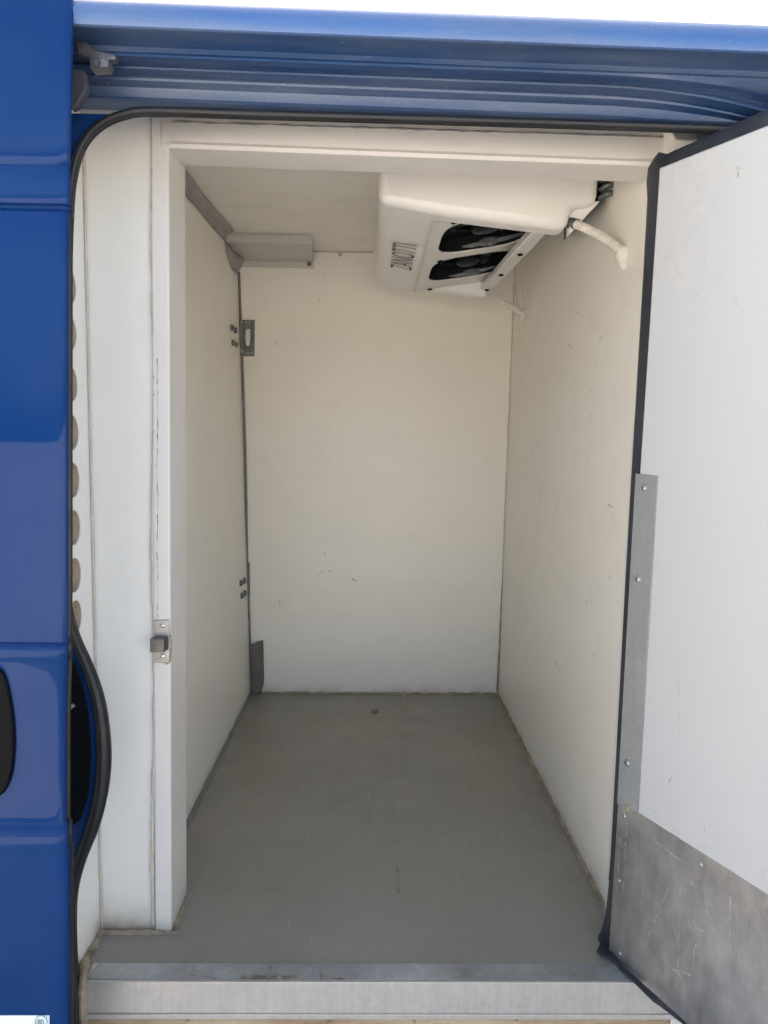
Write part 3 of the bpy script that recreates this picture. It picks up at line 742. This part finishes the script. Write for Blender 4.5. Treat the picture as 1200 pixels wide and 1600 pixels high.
# plate with a tall keyhole-shaped opening
out_ = [bp(372.5, 500, .004), bp(398, 500, .004), bp(397.5, 556.5, .004), bp(374.5, 556.5, .004)]
hole_ = [bp(384, 515, .004), bp(391, 515, .004), bp(391.3, 526, .004), bp(390, 540, .004), bp(384.5, 540, .004), bp(382.8, 527, .004)]
Vp = out_+hole_
Fp = [[0, 1, 5, 4], [1, 6, 5], [1, 2, 7, 6], [2, 3, 8, 7], [3, 0, 9, 8], [0, 4, 9]]
Vp += [v+Vector((0, .004, 0)) for v in Vp[:]]
Fp += [[i+10 for i in f][::-1] for f in Fp] + [[4+i, 4+(i+1) % 6, 14+(i+1) % 6, 14+i] for i in range(6)] + [[i, (i+1) % 4, 10+(i+1) % 4, 10+i] for i in range(4)]
mesh('plate', Vp, Fp, 'dark_steel', lp_t, smooth=False)
prism('bolt_tongue', [bp(385, 514, .006), bp(390.5, 514, .006), bp(391, 526, .006), bp(389.5, 540, .006), bp(385, 540, .006), bp(383.6, 527, .006)], (0, .004, 0), 'paper', lp_t, bevel=.001)
for x, y in ((378, 503.5), (384, 503.5), (390, 504), (388, 552), (394, 552)): disc('rivet', bp(x, y, .004), (0, -1, 0), .005, .003, 'steel', lp_t, seg=8)
disc('rivet', bp(377, 548.5, .004), (0, -1, 0), .009, .004, 'bright', lp_t)
prism('lock_strip', [bp(385.5, 879, .006), bp(390, 879, .006), bp(390.5, 931, .006), bp(387.5, 931, .006)], (0, .005, 0), 'dark_steel', None, bevel=.001)
tag(bpy.data.objects['lock_strip'], 'narrow dark metal strip low in the far left corner joint', 'plate')

# curled grey rubber flap in the lower left corner
fpx = [(390, 1006), (394, 1003), (402, 1002), (409, 1001), (411.5, 1004), (412.5, 1020), (412, 1045), (411, 1067), (407, 1068), (410, 1083), (414, 1087), (405, 1087), (392, 1085)]
Vf, Ff2 = [], []
rows = 12
for i in range(rows+1):
    t = i/rows; y = 1003+t*80
    for j in range(7):
        s = j/6
        wob = .022*math.sin(s*math.pi)*(1-.4*t)
        x = 390+t*1.5+s*(21.5-2*(t > .8)*(t-.8)*12)
        p = P(x, y+2.5*math.cos(s*3.1)*(1-t), Y=yb-.006)
        Vf.append(p+Vector((0, -wob-.012*max(0, t-.8)*5*(1-s*.3), 0)))
for i in range(rows):
    for j in range(6): Ff2.append([i*7+j, i*7+j+1, (i+1)*7+j+1, (i+1)*7+j])
fo = mesh('rubber_flap', Vf, Ff2, 'flap', None)
so_ = fo.modifiers.new('thick', 'SOLIDIFY'); so_.thickness = .004
tag(fo, 'curled brown-grey rubber flap standing in the far left floor corner', 'flap')

# bent sheet-metal cover in the ceiling corner
M['cover'] = metal_mat('cover_sheet', (.62, .605, .56), .45, 'z', (), .1, .15)
tk = thing('corner_cover', P(430, 416, Y=yb), 'bent sheet-metal cover across the far ceiling corner with taped end', 'cover')
zb_ = P(430, 408, Y=yb).z
yf_ = 3.04
xl, xrr = P(352, 385, Y=yf_).x, P(487, 380, Y=yf_).x
for_z = P(430, 380, Y=yf_).z
xr2 = P(490, 412, Y=yb).x
cv = [(xl, yf_, zc(yf_)-.001), (xrr, yf_, zc(yf_)-.001), (xrr, yf_, for_z), (xl, yf_, for_z), (xr2, yb-.003, zb_), (xl, yb-.003, zb_), (xr2+.004, yb-.003, zb_-.028), (xl, yb-.003, zb_-.026),
      (xl, yf_-.02, zc(yf_-.02)-.003), (xrr, yf_-.02, zc(yf_-.02)-.003)]
cvo = mesh('cover_sheet', cv, [[0, 1, 2, 3], [3, 2, 4, 5], [5, 4, 6, 7], [0, 8, 9, 1]], 'cover', tk, smooth=False)
sm = cvo.modifiers.new('thick', 'SOLIDIFY'); sm.thickness = .0025; sm.offset = 0
disc('screw', P(483, 412.5, Y=yb-.005), (0, -1, 0), .0095, .004, 'dark_steel', tk)
disc('screw', P(480, 355, Y=yf_-.003), (0, -1, 0), .006, .003, 'dark_steel', tk)
disc('screw', P(532, 398, Y=yb), (0, -1, 0), .008, .005, 'sealant_cream', bw)
tube('ceiling_joint', [Vector((xr2, yb-.002, ZC-.002)), Vector((P(583, 395, Y=yb).x, yb-.002, ZC-.002))], .004, 'sealant_cream', bw, seg=6)
# grey tape from the left ceiling edge into the corner
tp = thing('corner_tape', P(345, 385, Y=2.95), 'wrinkled grey tape over the joint of left panel and ceiling', 'tape')
def tape_strip(name, a_px, b_px, xa, n=14, wrinkle=.003):
    vs, fs = [], []
    m = len(a_px)
    for (ax_, ay_, yy), (bx_, by_, yy2) in zip(a_px, b_px):
        a, b = P(ax_, ay_, Y=yy), P(bx_, by_, Y=yy2)
        for k in range(5):
            t = k/4; vs.append(a+(b-a)*t+Vector((random.uniform(0, wrinkle), -random.uniform(0, wrinkle), -random.uniform(0, wrinkle)))-Vector((0, 0, .0))+Vector((0, -.01*math.sin(t*math.pi), 0)))
    for i in range(m-1):
        for k in range(4): fs.append([i*5+k, i*5+k+1, (i+1)*5+k+1, (i+1)*5+k])
    o = mesh(name, vs, fs, 'tape', tp)
    s_ = o.modifiers.new('thick', 'SOLIDIFY'); s_.thickness = .002; return o
yl = lambda x: max(1.9, min(3.2, 2.12+(x-280)*(2.98-2.12)/(345-280)))
J = lambda y: up_to(along(BL, FL, y), lean_l, zc(y))
vs, fs = [], []
ys_ = [1.80+i*(2.99-1.80)/40 for i in range(41)]
wv = lambda y, k: .0035*math.sin(y*9+k*1.7)+.0022*math.sin(y*23+k)
for y in ys_:
    e1_ = .030+.012*math.exp(-((y-2.95)/.25)**2)
    for k, (dx, dz_) in enumerate(((.003, -.042), (.004, -.026), (.008, -.011), (e1_*.5, -.006), (e1_*.8, -.0025))):
        vs.append(J(y)+Vector((dx+wv(y, k)*.4+.004, 0, dz_-abs(wv(y, k+3))*.6)))
for i in range(40):
    for k in range(4): fs.append([i*5+k, i*5+k+1, (i+1)*5+k+1, (i+1)*5+k])
tape_o = mesh('ceiling_tape', vs, fs, 'tape', tp)
tape_o.modifiers.new('thick', 'SOLIDIFY').thickness = .0015
tape_strip('end_tape', [(339, 368, 2.98), (350, 371, 2.99), (358, 384, 3.03), (366, 394, 3.10), (376, 400, 3.18), (382, 404, 3.22)], [(339, 399, 2.98), (346, 406, 3.02), (354, 413, 3.07), (362, 421, 3.14), (369, 427, 3.20), (375, 420, 3.23)], 0)

# ------------------------------------------------------------------ refrigeration unit under the ceiling
YF, YR = 1.95, 2.96
un = thing('cooling_unit', P(740, 470, Y=YR), 'white ceiling-mounted refrigeration unit with two dark fans underneath', 'cooling unit')
f_ = lambda x, y, yy=YF: P(x, y, Y=yy)
top = ZC-.001
xL = f_(592, 300).x; xR = f_(942, 290).x
zL = f_(592, 316).z; pc_f = f_(705, 335.5); xC, zCr = pc_f.x, pc_f.z
fd = [f_(888, 358), f_(894, 323), f_(934, 318)]
rpoly = [P(x, y, Y=YR) for x, y in ((584, 447), (660, 457.5), (758, 470.5), (763, 449))]
D1 = .085
def sec(y, left, right, xe):             # section: a b c d.. e t
    return [Vector((xL, y, top)), Vector((xL, y, left[0])), Vector((xC, y, left[1]))]+[Vector((p.x, y, p.z)) for p in right]+[Vector((xe, y, top)), Vector((xC, y, top))]
S0, S1 = sec(YF, (zL, zCr), fd, xR), sec(YF+D1, (zL, zCr), fd, xR)
rl = (rpoly[0].z, rpoly[1].z)
S2, S3 = sec(YR-.06, rl, rpoly[2:], rpoly[-1].x), sec(YR, rl, rpoly[2:], rpoly[-1].x)
V_ = S0+S1+S2+S3; n0, n2 = len(S0), len(S2)
o1, o2, o3 = n0, 2*n0, 2*n0+n2
F_ = [list(range(n0)), [o3+i for i in range(n2)][::-1]]
F_ += [[i, (i+1) % n0, o1+(i+1) % n0, o1+i] for i in range(n0)] + [[o2+i, o2+(i+1) % n2, o3+(i+1) % n2, o3+i] for i in range(n2)]
F_ += [[o1+i for i in range(2, n0)][::-1], [o2+i for i in range(2, n2)]]
t1, t2 = o1+n0-1, o2+n2-1
F_ += [[o1, o1+1, o2+1, o2], [o1+1, o1+2, o2+2, o2+1], [o1+2, t1, t2, o2+2], [t1, o1, o2, t2]]
hs = mesh('housing', V_, F_, 'plastic', un, .022, 4)
# tilted fan plate
xP = .462; zP = zCr+.045
plate_n = Vector((zP-zCr, 0, -(xP-xC))).normalized()
def fpnt(u, y, o=0):                        # u 0..1 across the tilted plate, o below it
    return Vector((xC+(xP-xC)*u, y, zCr+.0055+(zP-zCr)*u))+plate_n*o
y0f, y1f = YF+.07, YR-.05
plen = math.hypot(xP-xC, zP-zCr)
fans = [(.455, YF+.27), (.455, YF+.665)]; fr_ = .119
HX, HY = .131, .168
def sup(a, f=1.):
    c_, s_ = math.cos(a), math.sin(a); r_ = (abs(c_)**4.+abs(s_)**4.)**(-1/4.)
    return c_*r_*HX*f, s_*r_*HY*f
# plate as a sheet with two round openings
Vq, Fq = [], []
def pq(u0, u1, ya, yb_):
    i = len(Vq); Vq.extend([fpnt(u0, ya), fpnt(u1, ya), fpnt(u1, yb_), fpnt(u0, yb_)]); Fq.append([i, i+1, i+2, i+3])
hu = HX*1.04/plen; hyv = HY*1.04
cuts = [y0f, fans[0][1]-hyv, fans[0][1]+hyv, fans[1][1]-hyv, fans[1][1]+hyv, y1f]
ULO = -.14
for i in (0, 2, 4): pq(ULO, 1, cuts[i], cuts[i+1])
NF = 40
for u, y in fans:
    pq(ULO, u-hu, y-hyv, y+hyv)
    if u+hu < 1: pq(u+hu, 1, y-hyv, y+hyv)
    i = len(Vq)
    for k in range(NF):
        a = 2*math.pi*k/NF; c_, s_ = math.cos(a), math.sin(a); m_ = max(abs(c_), abs(s_))
        Vq.extend([fpnt(min(1, max(-.1, u+hu*c_/m_)), y+hyv*s_/m_), fpnt(u+sup(a)[0]/plen, y+sup(a)[1]), fpnt(u+sup(a)[0]/plen, y+sup(a)[1], -.004)])
    for k in range(NF):
        a0 = i+3*k; b0 = i+3*((k+1) % NF); Fq.append([a0, b0, b0+1, a0+1]); Fq.append([a0+1, b0+1, b0+2, a0+2])
mesh('fan_plate', Vq, Fq, 'plastic_grey', un, smooth=False)
for u, y in fans:
    c0 = fpnt(u, y, -.03)
    e1 = (fpnt(1, y)-fpnt(0, y)).normalized(); e2 = Vector((0, 1, 0))
    # dark throat behind
    Vt, Ft = [], []
    for k in range(NF):
        a = 2*math.pi*k/NF; Vt.append(fpnt(u, y, -.048)+e1*sup(a, 1.02)[0]+e2*sup(a, 1.02)[1])
    for k in range(NF):
        a = 2*math.pi*k/NF; Vt.append(fpnt(u, y, -.003)+e1*sup(a, 1.0)[0]+e2*sup(a, 1.0)[1])
    fan = mesh('fan', Vt, [list(range(NF))]+[[k, (k+1) % NF, NF+(k+1) % NF, NF+k] for k in range(NF)], 'fan_dark', un, smooth=False)
    for b in range(5):
        a0 = 2*math.pi*b/5+.3; vs = []
        for ri_, wd, tw in ((.035, .30, .012), (.070, .46, .010), (.105, .55, .007)):
            for sgn in (-1, 1):
                a = a0+sgn*wd*.8+ri_*2
                vs.append(c0+(e1*math.cos(a)+e2*math.sin(a))*ri_+plate_n*(sgn*tw))
        bl = mesh('blade', vs, [[0, 1, 3, 2], [2, 3, 5, 4]], 'fan_dark', fan)
        bl.modifiers.new('t', 'SOLIDIFY').thickness = .002
    mesh('hub', *disc_data(c0+plate_n*.008, plate_n, .040, .016, 20), 'fan_dark', fan)
    # motor plate carried on one strut, towards the far rim of the opening
    yo = y+.075
    mesh('motor_bracket', *merge(disc_data(fpnt(u, yo, .0)+e1*.02, plate_n, .030, .010, 18, hole=.45),
         prism_data([fpnt(u, yo+.012, .0)+e1*-.06, fpnt(u, yo-.006, .0)+e1*-.01, fpnt(u, yo-.02, .0)+e1*.04, fpnt(u, yo-.04, 0)+e1*.112, fpnt(u, yo-.02, 0)+e1*.115, fpnt(u, yo+.02, 0)+e1*.05, fpnt(u, yo+.035, 0)+e1*-.03], plate_n*.004)), 'coil', fan)
# inner wall and drip rail on the right
zl1, zl2 = P(868, 366, Y=YF+.05).z, P(766, 460, Y=YR-.04).z
xa = f_(872, 350).x; 
rail = [Vector((xa-.045, YF+.04, zl1+.012)), Vector((xa, YF+.04, zl1+.018)), Vector((xa, YF+.04, zl1+.045)), Vector((xa-.045, YF+.04, zl1+.035))]
end = Vector((rpoly[-2].x+.02-xa, YR-.03-(YF+.04), zl2-zl1))
mesh('drip_rail', *prism_data(rail, end), 'plastic', un, bevel=.003)
mesh('side_wall', [rail[3]+Vector((.004, 0, -.004)), rail[3]+end+Vector((.004, 0, -.004)), Vector((xP, y1f, zP+.006)), Vector((xP, y0f, zP+.006))], [[0, 1, 2, 3]], 'plastic_grey', un)
prism('side_web', [f_(889, 367, YF+.03), f_(891, 318, YF+.03), f_(938, 314, YF+.03)], (0, .03, 0), 'plastic', un)
# outer slanted side between drip rail and coil
mesh('side_cover', [rail[2]+Vector((0, .015, -.02)), rail[2]+end+Vector((0, 0, -.02)), Vector((xR-.02, y1f, top-.03)), Vector((xR-.015, YF+.056, f_(934, 318).z)), ], [[0, 1, 2, 3]], 'plastic', un)
for t in (.02, .33, .66, .97):
    disc('screw', rail[0]+end*t+Vector((.022, 0, .001)), (0, 0, -1), .0085, .004, 'dark', un, seg=10)
for y in (YF+.09, YF+.51, YR-.07):
    disc('screw', fpnt(.06, y, .001), plate_n, .009, .004, 'dark', un, seg=10)
# lettering on the bottom panel
zs = (zCr-zL)/(xC-xL)
bdir = Vector((-1, 0, -zs)).normalized()
a_ = P(646, 418, Z=zL-.012)
y_far = P(628, 419, Z=zL-.010).y; y_near = P(628, 379, Z=zL-.010).y
xbl = P(648, 398, Z=zL-.012).x
zbl = zL+zs*(xbl-xL)
text_mesh('lettering', 'ZANOTTI', (xbl, y_far, zbl-.0012), (0, -1, 0), bdir, .072, y_far-y_near, 'print', un, .0003)
# coil block showing past the right end
cb = box('coil', xR+.004, RWf.x+.0, YF+.03, 2.35, f_(935, 318).z+.015, top, 'fan_dark', un)
for k in range(9):
    zz = f_(950, 312).z+.012+k*.02
    tube('coil_tube', smooth_path([(xR+.0, YF+.025, zz), (xR+.018, YF+.004, zz+.004), (xR+.042, YF+.025, zz+.010)], 5), .0065, 'coil', un, seg=8)
tube('coil_tube', smooth_path([f_(972, 262, YF+.01), f_(973, 285, YF+.01), f_(968, 305, YF+.01), f_(957, 318, YF+.02)], 6), .006, 'sealant_cream', un, seg=8)

# drain hoses
def hose(name, path, rad, pitch, parent=None):
    pts = smooth_path(path, 30); L = 0; out = [pts[0]]; rr = []
    dense = []
    for a, b in zip(pts, pts[1:]): 
        for k in range(2): dense.append(a+(b-a)*(k/2))
    dense.append(pts[-1]); s = 0; rads = []
    for i, p in enumerate(dense):
        if i: s += (p-dense[i-1]).length
        rads.append(rad*(1+.085*math.sin(2*math.pi*s/pitch)))
    return mesh(name, *tube_data(dense, rads, 12), 'hose', parent)
hs1 = P(896, 350, Y=YF+.035)
we = P(978, 393, pl=rpl)
h1 = thing('drain_hose', we, 'thick corrugated cream drain hose curving from the unit to the right wall', 'hose', 'drain hoses of the cooling unit')
hose('corrugated_tube', [hs1]+[P(x, y, Y=hs1.y+(we.y-hs1.y)*t) for x, y, t in ((912, 355, .2), (945, 372, .6), (965, 386, .85))]+[we+Vector((-.01, 0, 0))], .0105, .0105, h1)
mesh('cuff', *tube_data([P(890, 348, Y=YF+.04), P(903, 352, Y=YF+.03)], .0145, 12), 'coil', h1)
mesh('sealant_blob', *tube_data(smooth_path([we+Vector((.004, 0, .012)), we+Vector((-.004, .004, -.004)), we+Vector((-.003, .005, -.024)), we+Vector((.004, .005, -.042))], 4), [.006, .012, .016, .018, .019, .018, .017, .014, .013, .012, .011, .008, .003], 10), 'hose', h1)
h2 = thing('drain_hose', P(818, 490, pl=rpl), 'thin cream drain hose behind the unit running into the right wall corner', 'hose', 'drain hoses of the cooling unit')
we2 = P(818, 490, pl=rpl)
hose('corrugated_tube', [P(757, 462, Y=YR-.02), P(775, 467, Y=YR+(we2.y-YR)*.3), P(796, 477, Y=YR+(we2.y-YR)*.65), we2], .010, .012, h2)
mesh('sealant_blob', *disc_data(we2, rwn if rwn.x < 0 else -rwn, .024, .012, 10), 'hose', h2)
tube('cable', smooth_path([P(808, 440, Y=YR-.03), P(806, 460, Y=YR-.03), P(808, 480, Y=YR-.03)], 6), .0028, 'sealant_cream', h2, seg=6)
tube('cable', smooth_path([P(815, 436, Y=YR-.05), P(816, 460, Y=YR-.05), P(812, 482, Y=YR-.05), P(818, 488, Y=YR-.05)], 6), .0028, 'sealant_cream', h2, seg=6)

# ------------------------------------------------------------------ litter on the floor
lc = P(585, 1112, Z=FZ)
vs = [lc+Vector((x*.7, y*.7, z)) for x, y, z in ((-.022, -.02, .001), (.0, -.03, .006), (.026, -.008, .002), (.020, .022, .008), (-.006, .03, .002), (-.02, .012, .007), (0, 0, .004))]
lf = mesh('leaf_scrap', vs, [[0, 1, 6], [1, 2, 6], [2, 3, 6], [3, 4, 6], [4, 5, 6], [5, 0, 6]], 'leaf')
lf.modifiers.new('t', 'SOLIDIFY').thickness = .001
tag(lf, 'small dry brown scrap lying on the grey floor near the far wall', 'litter')
pc_ = P(632, 1088, Z=FZ)
ps = mesh('paper_scrap', [pc_+Vector(v) for v in ((-.008, -.006, .001), (.009, -.004, .003), (.006, .008, .001), (-.006, .006, .004))], [[0, 1, 2, 3]], 'paper')
ps.modifiers.new('t', 'SOLIDIFY').thickness = .001
tag(ps, 'tiny white paper speck on the floor against the far wall', 'litter')
for o in bpy.data.objects:
    if '_off' in o: del o['_off']
